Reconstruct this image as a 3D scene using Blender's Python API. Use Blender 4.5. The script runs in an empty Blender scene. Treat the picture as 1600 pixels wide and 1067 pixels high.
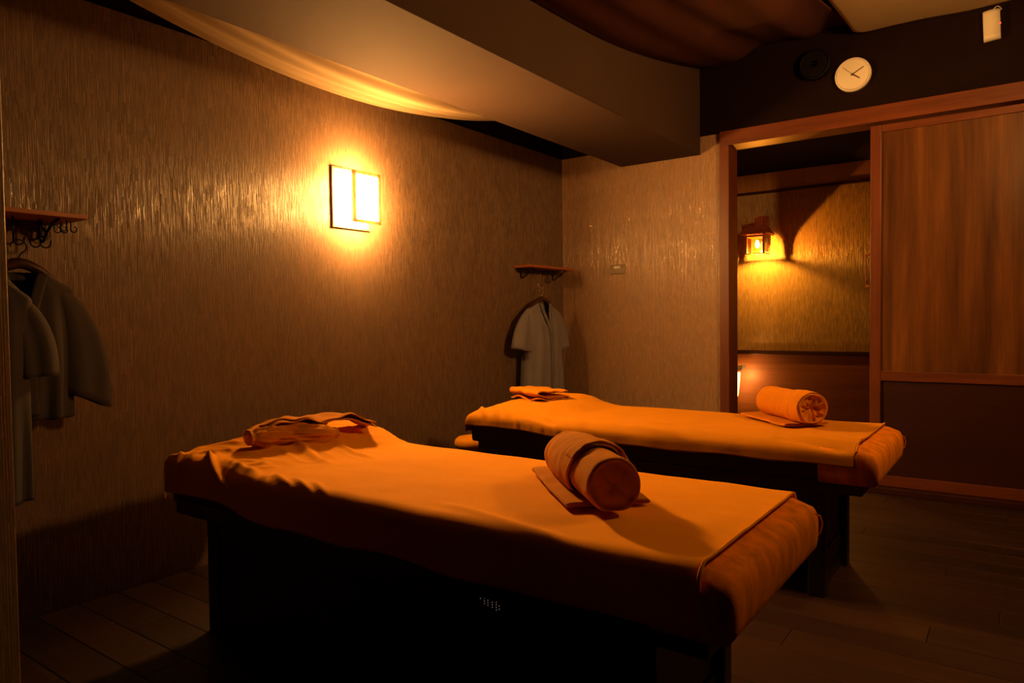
import bpy, bmesh, math, random
from mathutils import Vector, Matrix, noise

scene = bpy.context.scene
COL = scene.collection
R = math.radians
random.seed(7)

# ------------------------------------------------------------------ camera
D = 4.97          # y of the door wall; x = 0 is the left wall, z = 0 the floor
XR = 3.62         # right wall
YF = -1.3         # wall behind the camera
WP = 2.417        # top of the wallpaper
FPX, YAW, PITCH, ROLL = 1105.11, R(35.7804), R(1.75288), R(-0.70317)
cam_data = bpy.data.cameras.new('camera')
cam = bpy.data.objects.new('camera', cam_data); COL.objects.link(cam)
cam_data.sensor_width = 36.0
cam_data.lens = 36.0 * FPX / 1600.0
cam_data.clip_start = 0.02
_f = Vector((-math.sin(YAW) * math.cos(PITCH), math.cos(YAW) * math.cos(PITCH), -math.sin(PITCH)))
_r = Vector((math.cos(YAW), math.sin(YAW), 0)); _u = _r.cross(_f)
_rr = math.cos(ROLL) * _r + math.sin(ROLL) * _u
_uu = -math.sin(ROLL) * _r + math.cos(ROLL) * _u
cam.matrix_world = Matrix(((_rr.x, _uu.x, -_f.x, 3.056), (_rr.y, _uu.y, -_f.y, 0.0), (_rr.z, _uu.z, -_f.z, 1.117), (0, 0, 0, 1)))
scene.camera = cam

# ------------------------------------------------------------------ world, light, exposure
world = bpy.data.worlds.new('night'); scene.world = world
world.use_nodes = True
world.node_tree.nodes['Background'].inputs[0].default_value = (0, 0, 0, 1)
world.node_tree.nodes['Background'].inputs[1].default_value = 0.0
vs = scene.view_settings
vs.view_transform = 'Standard'; vs.look = 'None'; vs.gamma = 1.0; vs.exposure = 0.0
vs.use_curve_mapping = False
WARM = (1.0, 0.44, 0.105)         # colour of every lamp in the place
SCONCE_PANE = 680.0               # paper pane of the left sconce
SCONCE_BULB = 46.0                # watts of the bulb inside it
RIGHT_DIM = 0.53                   # the right hand sconce burns dimmer
LANTERN_BULB = 32.0
FLOORLAMP_BULB = 3.2
cy = scene.cycles
cy.use_denoising = True
cy.max_bounces = 8; cy.diffuse_bounces = 5; cy.glossy_bounces = 3
cy.sample_clamp_indirect = 4.0
cy.caustics_reflective = False; cy.caustics_refractive = False

# ------------------------------------------------------------------ materials
def newmat(name):
    m = bpy.data.materials.new(name); m.use_nodes = True
    nt = m.node_tree; nt.nodes.clear()
    out = nt.nodes.new('ShaderNodeOutputMaterial')
    p = nt.nodes.new('ShaderNodeBsdfPrincipled')
    nt.links.new(p.outputs[0], out.inputs[0])
    return m, nt, p
def N(nt, t, **k):
    n = nt.nodes.new(t)
    for a, v in k.items(): setattr(n, a, v)
    return n
def L(nt, a, b): nt.links.new(a, b)
def math_(nt, op, a, b=None, c=None):
    n = N(nt, 'ShaderNodeMath', operation=op)
    for i, v in enumerate((a, b, c)):
        if v is None: continue
        if isinstance(v, (int, float)): n.inputs[i].default_value = v
        else: L(nt, v, n.inputs[i])
    return n.outputs[0]
def ramp(nt, fac, stops):
    n = N(nt, 'ShaderNodeValToRGB'); e = n.color_ramp.elements
    e[0].position, e[0].color = stops[0][0], (*stops[0][1], 1)
    e[1].position, e[1].color = stops[-1][0], (*stops[-1][1], 1)
    for s in stops[1:-1]:
        x = e.new(s[0]); x.color = (*s[1], 1)
    L(nt, fac, n.inputs[0]); return n.outputs[0]
def coords(nt, scale=(1, 1, 1), kind='Object'):
    t = N(nt, 'ShaderNodeTexCoord'); mp = N(nt, 'ShaderNodeMapping')
    mp.inputs['Scale'].default_value = scale
    L(nt, t.outputs[kind], mp.inputs[0]); return mp.outputs[0]
def noise_(nt, vec, scale, detail=3, rough=.55):
    n = N(nt, 'ShaderNodeTexNoise'); n.inputs['Scale'].default_value = scale
    n.inputs['Detail'].default_value = detail; n.inputs['Roughness'].default_value = rough
    L(nt, vec, n.inputs['Vector']); return n.outputs['Fac']
def bump(nt, p, h, strength, dist):
    b = N(nt, 'ShaderNodeBump'); b.inputs['Strength'].default_value = strength
    b.inputs['Distance'].default_value = dist
    L(nt, h, b.inputs['Height']); L(nt, b.outputs[0], p.inputs['Normal'])
def plain(name, col, rough=.6, metal=0., var=.12, vscale=8., bstr=0., bscale=60., sheen=0., spec=.5):
    m, nt, p = newmat(name)
    v = coords(nt)
    f = noise_(nt, v, vscale)
    L(nt, ramp(nt, f, [(.3, tuple(c * (1 - var) for c in col)), (.7, tuple(min(1, c * (1 + var)) for c in col))]), p.inputs['Base Color'])
    p.inputs['Roughness'].default_value = rough; p.inputs['Metallic'].default_value = metal
    p.inputs['Specular IOR Level'].default_value = spec
    if sheen:
        p.inputs['Sheen Weight'].default_value = sheen; p.inputs['Sheen Roughness'].default_value = .45
        p.inputs['Sheen Tint'].default_value = (*[min(1, c * 1.3) for c in col], 1)
    if bstr: bump(nt, p, noise_(nt, v, bscale, 4), bstr, .004)
    return m
def wood(name, c1, c2, axis='x', rough=.4, scale=1., bstr=.15, spec=.5):
    m, nt, p = newmat(name)
    s = {'x': (.9, 14, 14), 'y': (14, .9, 14), 'z': (14, 14, .9)}[axis]
    v = coords(nt, tuple(a * scale for a in s))
    f1 = noise_(nt, v, 1.6, 5, .6); f2 = noise_(nt, v, 6., 3)
    f = math_(nt, 'ADD', math_(nt, 'MULTIPLY', f1, .75), math_(nt, 'MULTIPLY', f2, .25))
    L(nt, ramp(nt, f, [(.32, c1), (.55, tuple((a + b) / 2 for a, b in zip(c1, c2))), (.72, c2)]), p.inputs['Base Color'])
    p.inputs['Roughness'].default_value = rough; p.inputs['Specular IOR Level'].default_value = spec
    bump(nt, p, f, bstr, .003)
    return m
def wallpaper(name, haxis, base=(.155, .096, .057), rough=.60, spec=.5):
    # pressed paper: thin upright strips, broken at random heights, part of them glossy
    m, nt, p = newmat(name)
    t = N(nt, 'ShaderNodeTexCoord'); s = N(nt, 'ShaderNodeSeparateXYZ'); L(nt, t.outputs['Object'], s.inputs[0])
    h = s.outputs[haxis]; z = s.outputs[2]
    wob = N(nt, 'ShaderNodeTexNoise'); wob.inputs['Scale'].default_value = 6; L(nt, t.outputs['Object'], wob.inputs['Vector'])
    hv = N(nt, 'ShaderNodeCombineXYZ'); L(nt, h, hv.inputs[0])
    wid = noise_(nt, hv.outputs[0], 70., 1)                       # strips of uneven width
    u = math_(nt, 'ADD', math_(nt, 'MULTIPLY', h, 215.), math_(nt, 'ADD', math_(nt, 'MULTIPLY', wob.outputs['Fac'], .5), math_(nt, 'MULTIPLY', wid, 4.0)))
    col = math_(nt, 'FLOOR', u); fr = math_(nt, 'FRACT', u)
    def cell(cid, per_m, spread, dim_seed):
        w1 = N(nt, 'ShaderNodeTexWhiteNoise', noise_dimensions='1D'); L(nt, math_(nt, 'ADD', cid, dim_seed), w1.inputs['W'])
        seg = math_(nt, 'FLOOR', math_(nt, 'ADD', math_(nt, 'MULTIPLY', z, per_m), math_(nt, 'MULTIPLY', w1.outputs['Value'], spread)))
        cmb = N(nt, 'ShaderNodeCombineXYZ'); L(nt, cid, cmb.inputs[0]); L(nt, seg, cmb.inputs[1])
        w2 = N(nt, 'ShaderNodeTexWhiteNoise', noise_dimensions='2D'); L(nt, cmb.outputs[0], w2.inputs['Vector'])
        return w2.outputs['Value']
    r1 = cell(col, 19., 17., .3)
    grp = math_(nt, 'FLOOR', math_(nt, 'MULTIPLY', u, .23))
    r2 = cell(grp, 24., 11., 7.7)                                  # patches of a few strips pressed together
    rnd = math_(nt, 'ADD', math_(nt, 'MULTIPLY', r1, .72), math_(nt, 'MULTIPLY', r2, .28))
    tri = math_(nt, 'ABSOLUTE', math_(nt, 'SUBTRACT', math_(nt, 'MULTIPLY', fr, 2.), 1.))
    prof = math_(nt, 'SUBTRACT', 1., math_(nt, 'POWER', tri, 2.5))
    patch = noise_(nt, coords(nt, (1, 1, 1)), 7., 4)
    amp = math_(nt, 'ADD', .12, math_(nt, 'MULTIPLY', rnd, .88))
    hgt = math_(nt, 'MULTIPLY', prof, amp)
    fine = noise_(nt, coords(nt, (90, 90, 6)), 3., 3)
    hgt = math_(nt, 'ADD', math_(nt, 'MULTIPLY', hgt, .62), math_(nt, 'ADD', math_(nt, 'MULTIPLY', fine, .85), math_(nt, 'MULTIPLY', r2, .3)))
    mixf = math_(nt, 'ADD', math_(nt, 'MULTIPLY', r1, .35), math_(nt, 'ADD', math_(nt, 'MULTIPLY', fine, .35), math_(nt, 'MULTIPLY', patch, .3)))
    L(nt, ramp(nt, mixf, [(.25, tuple(c * .62 for c in base)), (.5, base), (.78, tuple(c * 1.4 for c in base))]), p.inputs['Base Color'])
    rg = math_(nt, 'SUBTRACT', rough, math_(nt, 'MULTIPLY', math_(nt, 'POWER', rnd, 1.3), math_(nt, 'MULTIPLY', patch, .62)))
    L(nt, rg, p.inputs['Roughness'])
    p.inputs['Specular IOR Level'].default_value = spec
    bump(nt, p, hgt, .62, .0035)
    return m
def emit(name, col, strength):
    m = bpy.data.materials.new(name); m.use_nodes = True; nt = m.node_tree; nt.nodes.clear()
    out = nt.nodes.new('ShaderNodeOutputMaterial'); e = nt.nodes.new('ShaderNodeEmission')
    e.inputs[0].default_value = (*col, 1); e.inputs[1].default_value = strength
    L(nt, e.outputs[0], out.inputs[0]); return m
def fabric(name, col, sheen=.4, var=.10, weave=900., rough=.9, patch=5.):
    m, nt, p = newmat(name)
    v = coords(nt)
    big = noise_(nt, v, patch, 4, .6); fi = noise_(nt, v, weave * .25, 2)
    f = math_(nt, 'ADD', math_(nt, 'MULTIPLY', big, .65), math_(nt, 'MULTIPLY', fi, .35))
    L(nt, ramp(nt, f, [(.3, tuple(c * (1 - var) for c in col)), (.7, tuple(min(1, c * (1 + var)) for c in col))]), p.inputs['Base Color'])
    p.inputs['Roughness'].default_value = rough; p.inputs['Specular IOR Level'].default_value = .15
    p.inputs['Sheen Weight'].default_value = sheen * .3; p.inputs['Sheen Roughness'].default_value = .5
    p.inputs['Sheen Tint'].default_value = (*[min(1, c * 1.2) for c in col], 1)
    bump(nt, p, fi, .25, .0015)
    return m
def glassy(name, tint=(1, .9, .75)):
    m = bpy.data.materials.new(name); m.use_nodes = True; nt = m.node_tree; nt.nodes.clear()
    out = N(nt, 'ShaderNodeOutputMaterial'); a = N(nt, 'ShaderNodeBsdfTransparent'); g = N(nt, 'ShaderNodeBsdfGlossy')
    a.inputs[0].default_value = (*tint, 1); g.inputs['Roughness'].default_value = .15
    fr = N(nt, 'ShaderNodeFresnel'); mx = N(nt, 'ShaderNodeMixShader')
    L(nt, fr.outputs[0], mx.inputs[0]); L(nt, a.outputs[0], mx.inputs[1]); L(nt, g.outputs[0], mx.inputs[2])
    L(nt, mx.outputs[0], out.inputs[0]); return m

M = {}
def thinwood():
    m, nt, p = newmat('thin_translucent_wood')
    out = [n for n in nt.nodes if n.type == 'OUTPUT_MATERIAL'][0]
    f = noise_(nt, coords(nt, (14, 14, 1)), 3., 4)
    c = ramp(nt, f, [(.3, (.42, .24, .09)), (.7, (.62, .40, .17))])
    L(nt, c, p.inputs['Base Color']); p.inputs['Roughness'].default_value = .5
    t = N(nt, 'ShaderNodeBsdfTranslucent'); L(nt, c, t.inputs[0]); mx = N(nt, 'ShaderNodeMixShader'); mx.inputs[0].default_value = .06
    L(nt, p.outputs[0], mx.inputs[1]); L(nt, t.outputs[0], mx.inputs[2]); L(nt, mx.outputs[0], out.inputs[0]); return m
M['thinwood'] = thinwood()
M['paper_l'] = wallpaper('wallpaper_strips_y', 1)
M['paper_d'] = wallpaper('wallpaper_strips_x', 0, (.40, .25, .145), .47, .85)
M['paper_h'] = wallpaper('wallpaper_hall', 0, (.42, .28, .12), .50, .6)
M['darkpaint'] = plain('dark_brown_paint', (.010, .0042, .0036), .8, bstr=.1, bscale=90, spec=.08)
M['beam'] = plain('taupe_painted_plaster', (.052, .030, .020), .85, spec=.2, var=.06, vscale=3, bstr=.08, bscale=120)
M['black'] = plain('black_paint', (.010, .006, .005), .8, spec=.06)
M['redwood'] = wood('reddish_frame_wood', (.10, .022, .006), (.22, .060, .015), 'x', .42)
M['redwood_z'] = wood('reddish_upright_wood', (.10, .022, .006), (.22, .060, .015), 'z', .42)
M['panelwood'] = wood('sliding_door_veneer', (.050, .016, .004), (.25, .098, .022), 'z', .34, .55, .25)
M['lowpanel'] = wood('dark_red_lower_panel', (.024, .0055, .003), (.048, .011, .005), 'x', .42)
M['wainscot'] = wood('hall_wainscot_wood', (.20, .065, .014), (.38, .13, .028), 'x', .5)
M['shelfwood'] = wood('orange_shelf_wood', (.30, .085, .014), (.48, .155, .028), 'y', .45)
M['bedwood'] = wood('black_brown_bed_wood', (.016, .009, .007), (.034, .018, .013), 'x', .45)
M['iron'] = plain('black_iron', (.02, .017, .015), .38, 1., spec=.5)
M['chrome'] = plain('chrome_hook', (.75, .72, .68), .15, 1., var=.03)
M['orange'] = fabric('orange_fleece', (.82, .335, .001), .25, .08, patch=4)
M['orange_towel'] = fabric('orange_towel', (.52, .20, .004), .3, .10, patch=7)
M['orange2'] = fabric('red_orange_fleece', (.56, .225, .002), .25, .08, patch=4)
M['orange2_towel'] = fabric('red_orange_towel', (.58, .205, .003), .3, .10, patch=7)
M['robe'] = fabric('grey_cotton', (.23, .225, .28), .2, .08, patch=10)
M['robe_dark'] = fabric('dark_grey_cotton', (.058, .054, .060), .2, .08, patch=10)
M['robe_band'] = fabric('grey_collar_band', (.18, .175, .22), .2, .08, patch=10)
M['hangerwood'] = wood('dark_hanger_wood', (.035, .012, .006), (.07, .025, .010), 'x', .4)
M['cream'] = fabric('cream_ceiling_cloth', (.36, .27, .16), .1, .06, patch=2)
M['brownc'] = fabric('dark_brown_ceiling_cloth', (.055, .017, .009), .1, .10, patch=2)
M['white'] = plain('warm_white_plastic', (.86, .82, .72), .45, var=.03)
M['clockface'] = plain('clock_face_paper', (.90, .86, .76), .6, var=.02)
M['greyplastic'] = plain('grey_switch_plastic', (.30, .235, .15), .4, var=.05)
M['hand'] = plain('brown_clock_hand', (.10, .055, .03), .5)
M['speaker'] = plain('black_plastic', (.006, .004, .004), .6, spec=.12)
M['lampwood'] = wood('honey_lamp_wood', (.32, .15, .04), (.5, .26, .08), 'z', .45)
M['lantern'] = wood('red_lantern_wood', (.25, .055, .012), (.42, .11, .02), 'x', .4)
M['pane'] = emit('lit_paper_pane', WARM, SCONCE_PANE)
M['pane_dim'] = emit('dim_lit_paper_pane', WARM, SCONCE_PANE * RIGHT_DIM)
M['bulb'] = emit('lit_bulb', WARM, 60.)
M['lampshade'] = emit('lit_floor_lamp_shade', WARM, 9.)
M['led'] = emit('red_indicator', (1, .05, .02), 4.)
M['dots'] = emit('added_glow_dots', (1, .62, .45), .12)  # glow added to dots that would be black in the bed's shade
M['glass'] = glassy('clear_lantern_glass')
M['crate'] = plain('dark_red_box', (.09, .03, .025), .6)
M['plank'] = None
def plank_mat():
    m, nt, p = newmat('dark_floor_plank')
    v = coords(nt, (1.2, 16, 16)); oi = N(nt, 'ShaderNodeObjectInfo')
    va = N(nt, 'ShaderNodeVectorMath', operation='ADD'); L(nt, v, va.inputs[0])
    sc_ = N(nt, 'ShaderNodeVectorMath', operation='SCALE'); sc_.inputs[3].default_value = 40.
    L(nt, oi.outputs['Random'], sc_.inputs[0]); L(nt, sc_.outputs[0], va.inputs[1])
    f = noise_(nt, va.outputs[0], 2., 5, .6)
    f = math_(nt, 'ADD', math_(nt, 'MULTIPLY', f, .8), math_(nt, 'MULTIPLY', oi.outputs['Random'], .25))
    L(nt, ramp(nt, f, [(.3, (.014, .006, .0035)), (.8, (.046, .020, .010))]), p.inputs['Base Color'])
    p.inputs['Roughness'].default_value = .5; p.inputs['Specular IOR Level'].default_value = .3
    bump(nt, p, f, .12, .003); return m
M['plank'] = plank_mat()
def fuzzy(name, col):
    m, nt, p = newmat(name)
    v = coords(nt, (10, 10, 3)); a = noise_(nt, v, 2.2, 4, .6); b = noise_(nt, coords(nt), 350., 2)
    L(nt, ramp(nt, a, [(.34, tuple(c * .66 for c in col)), (.62, col)]), p.inputs['Base Color'])
    p.inputs['Roughness'].default_value = 1.; p.inputs['Specular IOR Level'].default_value = .05
    p.inputs['Sheen Weight'].default_value = .1; p.inputs['Sheen Tint'].default_value = (*col, 1)
    h = math_(nt, 'ADD', math_(nt, 'MULTIPLY', b, .4), a); bump(nt, p, h, .5, .006); return m
M['leather'] = plain('dark_brown_leather', (.028, .008, .005), .45, spec=.3)
M['fuzzy'] = fuzzy('orange_plush_cover', (.95, .31, .008))

# ------------------------------------------------------------------ mesh helpers
def obj(name, verts, faces, mat, parent=None, loc=(0, 0, 0), smooth=False, rot=None):
    me = bpy.data.meshes.new(name); me.from_pydata([tuple(v) for v in verts], [], faces)
    me.validate(); me.update()
    if mat: me.materials.append(mat)
    if smooth: me.polygons.foreach_set('use_smooth', [True] * len(me.polygons))
    o = bpy.data.objects.new(name, me); COL.objects.link(o); o.location = loc
    if rot: o.rotation_euler = rot
    if parent: o.parent = parent
    return o
def from_bm(name, bm, mat, parent=None, loc=(0, 0, 0), smooth=False, rot=None):
    me = bpy.data.meshes.new(name); bm.to_mesh(me); bm.free()
    if mat: me.materials.append(mat)
    if smooth: me.polygons.foreach_set('use_smooth', [True] * len(me.polygons))
    o = bpy.data.objects.new(name, me); COL.objects.link(o); o.location = loc
    if rot: o.rotation_euler = rot
    if parent: o.parent = parent
    return o
def box(name, lo, hi, mat, parent=None, bevel=0., seg=2, loc=(0, 0, 0), rot=None):
    bm = bmesh.new(); bmesh.ops.create_cube(bm, size=1)
    for v in bm.verts:
        v.co = Vector([(l + h) / 2 + c * (h - l) for c, l, h in zip(v.co, lo, hi)])
    if bevel: bmesh.ops.bevel(bm, geom=list(bm.edges), offset=bevel, segments=seg, profile=.5, affect='EDGES')
    return from_bm(name, bm, mat, parent, loc, False, rot)
def empty(name, loc, rz=0, parent=None):
    o = bpy.data.objects.new(name, None); COL.objects.link(o); o.location = loc; o.rotation_euler = (0, 0, rz)
    o.empty_display_size = .05
    if parent: o.parent = parent
    return o
def tag(o, label, cat=None, group=None, kind=None):
    o['label'] = label
    if cat: o['category'] = cat
    if group: o['group'] = group
    if kind: o['kind'] = kind
    return o
def struct(o, label=None):
    o['kind'] = 'structure'
    if label: o['label'] = label
    return o
def tube_geo(path, r, n=8, rad=None, close=True):
    P = [Vector(p) for p in path]; V = []; F = []
    t0 = (P[1] - P[0]).normalized(); a = t0.orthogonal().normalized()
    for i, p in enumerate(P):
        t = (P[min(i + 1, len(P) - 1)] - P[max(i - 1, 0)]).normalized()
        a = (a - t * a.dot(t)).normalized(); b = t.cross(a)
        rr = rad[i] if rad else r
        for k in range(n):
            w = 2 * math.pi * k / n
            V.append(p + a * (rr * math.cos(w)) + b * (rr * math.sin(w)))
    for i in range(len(P) - 1):
        for k in range(n):
            F.append((i * n + k, i * n + (k + 1) % n, (i + 1) * n + (k + 1) % n, (i + 1) * n + k))
    if close:
        F.append(tuple(range(n - 1, -1, -1))); F.append(tuple(range((len(P) - 1) * n, len(P) * n)))
    return V, F
def tube(name, path, r, mat, parent=None, n=8, rad=None, loc=(0, 0, 0)):
    V, F = tube_geo(path, r, n, rad); return obj(name, V, F, mat, parent, loc, True)
def disc_lathe(name, prof, mat, parent=None, n=48, axis='-y', loc=(0, 0, 0), smooth=True):
    # prof: (radius, height) pairs; height runs along axis
    V = []; F = []
    for r, h in prof:
        for k in range(n):
            w = 2 * math.pi * k / n
            V.append((r * math.cos(w), -h, r * math.sin(w)) if axis == '-y' else (r * math.cos(w), r * math.sin(w), h))
    m = len(prof)
    for i in range(m - 1):
        for k in range(n):
            q = (i * n + k, i * n + (k + 1) % n, (i + 1) * n + (k + 1) % n, (i + 1) * n + k)
            F.append(q if axis != '-y' else q[::-1])
    F.append(tuple(range(n))); F.append(tuple(range((m - 1) * n, m * n)))
    o = obj(name, V, F, mat, parent, loc, smooth)
    if smooth:
        try:
            for p in o.data.polygons:
                if len(p.vertices) > 4: p.use_smooth = False
        except Exception: pass
    return o
def sheet(name, fn, nu, nv, mat, parent=None, thick=0., loc=(0, 0, 0), subsurf=0):
    V = [fn(i / nu, j / nv) for i in range(nu + 1) for j in range(nv + 1)]
    F = [(i * (nv + 1) + j, i * (nv + 1) + j + 1, (i + 1) * (nv + 1) + j + 1, (i + 1) * (nv + 1) + j) for i in range(nu) for j in range(nv)]
    o = obj(name, V, F, mat, parent, loc, True)
    if thick:
        s = o.modifiers.new('thick', 'SOLIDIFY'); s.thickness = thick; s.offset = 1.
    if subsurf:
        s = o.modifiers.new('sub', 'SUBSURF'); s.levels = s.render_levels = subsurf
    return o
def nz(x, y, z=0.): return noise.noise(Vector((x, y, z)))
def sstep(a, b, x):
    t = max(0., min(1., (x - a) / (b - a))); return t * t * (3 - 2 * t)

# ------------------------------------------------------------------ the room
floor = struct(box('floor', (-.02, YF - .02, -.12), (XR + .02, 7.0, -.012), M['black']), 'dark plank floor of the massage room')
pw, pl, g = .15, 1.2, .0018
def plank_mesh(w, l):
    bm = bmesh.new(); bmesh.ops.create_cube(bm, size=1)
    for v in bm.verts: v.co = Vector((v.co.x * (l - g), v.co.y * (w - g), v.co.z * .012))
    top = [e for e in bm.edges if all(v.co.z > 0 for v in e.verts)]
    bmesh.ops.bevel(bm, geom=top, offset=.0015, segments=1, affect='EDGES')
    me = bpy.data.meshes.new('plank'); bm.to_mesh(me); bm.free(); me.materials.append(M['plank']); return me
PM = {}
rows = int(math.ceil((D - YF) / pw))
for i in range(rows):
    yy = YF + (i + .5) * pw
    off = [0, .4, .8, .2, .6][i % 5]
    x = -off
    while x < XR:
        a, b = max(0, x), min(XR, x + pl)
        if b - a > .05:
            key = round(b - a, 3)
            if key not in PM: PM[key] = plank_mesh(pw, key)
            o = bpy.data.objects.new('plank', PM[key]); COL.objects.link(o); o.parent = floor
            o.location = ((a + b) / 2, yy, -.006)
        x += pl

wl = struct(box('wall_left', (-.12, YF, 0), (0, D + .15, WP), M['paper_l']), 'left wall in brown paper of thin upright strips')
box('upper_band', (-.12, YF, WP), (-.004, D + .15, 2.98), M['darkpaint'], wl)
wb = struct(box('wall_back', (0, D, 0), (1.316, D + .15, WP), M['paper_d']), 'door wall in lighter brown strip paper')
box('upper_band', (0, D + .004, WP), (XR, D + .15, 2.98), M['darkpaint'], wb)
box('wall_behind_door', (2.95, D + .11, 0), (XR, D + .15, WP), M['darkpaint'], wb)
wr = struct(box('wall_right', (XR, YF, 0), (XR + .12, D + .15, 2.98), M['darkpaint']), 'dark painted right wall')
wf = struct(box('wall_front', (-.12, YF - .12, 0), (XR + .12, YF, 2.98), M['darkpaint']), 'dark front wall behind the viewer')
struct(box('ceiling', (-.12, YF - .12, 2.98), (XR + .12, D + .15, 3.08), M['black']), 'dark ceiling above the hung cloths')
# corner block on the extreme left
wp_ = struct(box('wall_partition', (.85, YF, 0), (1.0, .702, 2.98), M['paper_l'], None, .005, 3), 'papered wall end at the left edge')
# beam along the left wall
bm_ = struct(box('trim_1', (.532, YF, 2.287), (1.167, D, 2.98), M['beam'], None, .004), 'wide taupe ceiling beam running along the left wall')

# ---- ceiling cloths
def swag(u, v):
    y = -.2 + 5.1 * v; x = .03 + .47 * u
    z = 2.305 + .092 * (y - 2.55) ** 2 + 1.9 * (x - .25) ** 2
    z += .010 * math.sin(u * 19 + .8 * math.sin(y * 1.3)) * (1 - .2 * u) + .006 * math.sin(u * 41 + y * .7) + .012 * nz(u * 5, y * .5)
    return (x, y, min(z, 2.97 - .02 * u))
sw = tag(sheet('ceiling_cloth', swag, 60, 120, M['cream'], None, .003),
         'pale cream cloth swag sagging between the beam and left wall', 'drape')
def drape(u, v):
    y = 1.2 + 3.76 * v; x = 1.172 + .98 * u
    z = 2.60 + .052 * (y - 2.6) ** 2
    z += .10 * u + .012 * math.sin(u * 12.5 + 2.0 + .25 * math.sin(y * .9)) + .006 * math.sin(u * 27 + .6 * y) + .03 * nz(u * 3, y * .6, 3)
    return (x, y, min(z, 2.97))
tag(sheet('ceiling_cloth', drape, 80, 120, M['brownc'], None, .003),
    'dark brown cloth hung in loose folds under the ceiling', 'drape')
def creamp(u, v):
    # sagging panel with a rounded corner towards the door wall
    y = 2.2 + 2.75 * v; x0 = 2.17 + .035 * (y - 4.3) if y > 3.5 else 2.142
    r = .10; yy = 4.95 - y
    if yy < r: x0 += r - math.sqrt(max(0, r * r - (r - yy) ** 2))
    x = x0 + (3.60 - x0) * u
    z = 2.889 - .05 * math.sin(math.pi * min(1, max(0, (4.95 - y) / 2.75))) * math.sin(math.pi * min(1, u * .9 + .1))
    z += .012 * nz(x * 3.2, y * 1.2, 9) + .006 * math.sin(x * 9 + y)
    return (x, y, z)
tag(sheet('ceiling_cloth', creamp, 60, 140, M['cream'], None, .003),
    'flat cream ceiling cloth above the clock and sliding door', 'drape')

# ------------------------------------------------------------------ door, frame, hall
hd = struct(box('trim_2', (1.316, D - .025, 2.321), (XR, D + .16, 2.423), M['redwood'], None, .003), 'reddish wooden header over the doorway')
ps = struct(box('trim_3', (1.316, D - .025, 0), (1.382, D + .16, 2.321), M['redwood_z'], None, .003), 'reddish wooden door post beside the papered wall')
sl = struct(box('trim_4', (1.382, D - .05, 0), (XR, D + .16, .036), M['lowpanel'], None, .003), 'dark wooden sill under the sliding door')
door = struct(empty('door_1', (2.273, D + .01, .036)), 'dark reddish sliding door with a vertical grain upper panel')
W_ = XR - .02 - 2.273
def dbox(n, x0, x1, z0, z1, y0, y1, m, bev=.003, par=door): return box(n, (x0, y0, z0 - .036), (x1, y1, z1 - .036), m, par, bev)
dbox('stile', 0, .062, .038, 2.308, 0, .045, M['redwood_z'])
dbox('stile', W_ - .07, W_, .038, 2.308, 0, .045, M['redwood_z'])
dbox('top_rail', .062, W_ - .07, 2.262, 2.308, .004, .045, M['redwood'])
dbox('middle_rail', .062, W_ - .07, .704, .765, .002, .045, M['redwood'])
dbox('bottom_rail', .062, W_ - .07, .038, .105, -.004, .045, M['redwood'])
dbox('upper_panel', .058, W_ - .066, .76, 2.266, .014, .034, M['panelwood'], 0)
dbox('lower_panel', .058, W_ - .066, .10, .71, .018, .034, M['lowpanel'], 0)
hn = tube('handle', [(-.022, .02, 1.30 - .036), (-.026, .02, 1.34 - .036), (-.026, .02, 1.47 - .036), (-.022, .02, 1.51 - .036)], .006, M['redwood_z'], door)
for zz in (1.303, 1.507):
    tube('knob', [(.004, .02, zz - .036), (-.012, .02, zz - .036), (-.022, .02, zz - .036), (-.030, .02, zz - .036)], .01, M['shelfwood'], hn, 10, [.007, .009, .012, .006])

HY = 6.3
struct(box('wall_hall', (-.3, HY, 0), (4.2, HY + .1, 2.19), M['paper_h']), 'hall wall in strip paper seen through the doorway')
hb = struct(box('trim_5', (-.3, HY - .004, 2.205), (4.2, HY + .1, 2.40), M['lampwood']), 'pale wooden band above the hall wall paper')
box('picture_rail', (-.3, HY - .02, 2.185), (4.2, HY + .05, 2.207), M['lowpanel'], hb, .003)
wn = struct(box('trim_6', (-.3, HY - .025, 0), (4.2, HY + .01, .79), M['wainscot']), 'reddish wooden wainscot along the hall wall')
box('cap_rail', (-.3, HY - .04, .79), (4.2, HY + .02, .825), M['lowpanel'], wn, .004)
struct(box('ceiling_hall', (-.3, D + .16, 2.36), (4.2, HY + .1, 2.46), M['black']), 'dark hall ceiling beyond the doorway')
struct(box('wall_hall_left', (-.4, D + .15, 0), (-.3, HY + .1, 2.46), M['darkpaint']), 'dark end wall of the hall')
struct(box('wall_hall_right', (4.2, D + .15, 0), (4.3, HY + .1, 2.46), M['darkpaint']), 'dark far end of the hall')

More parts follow.
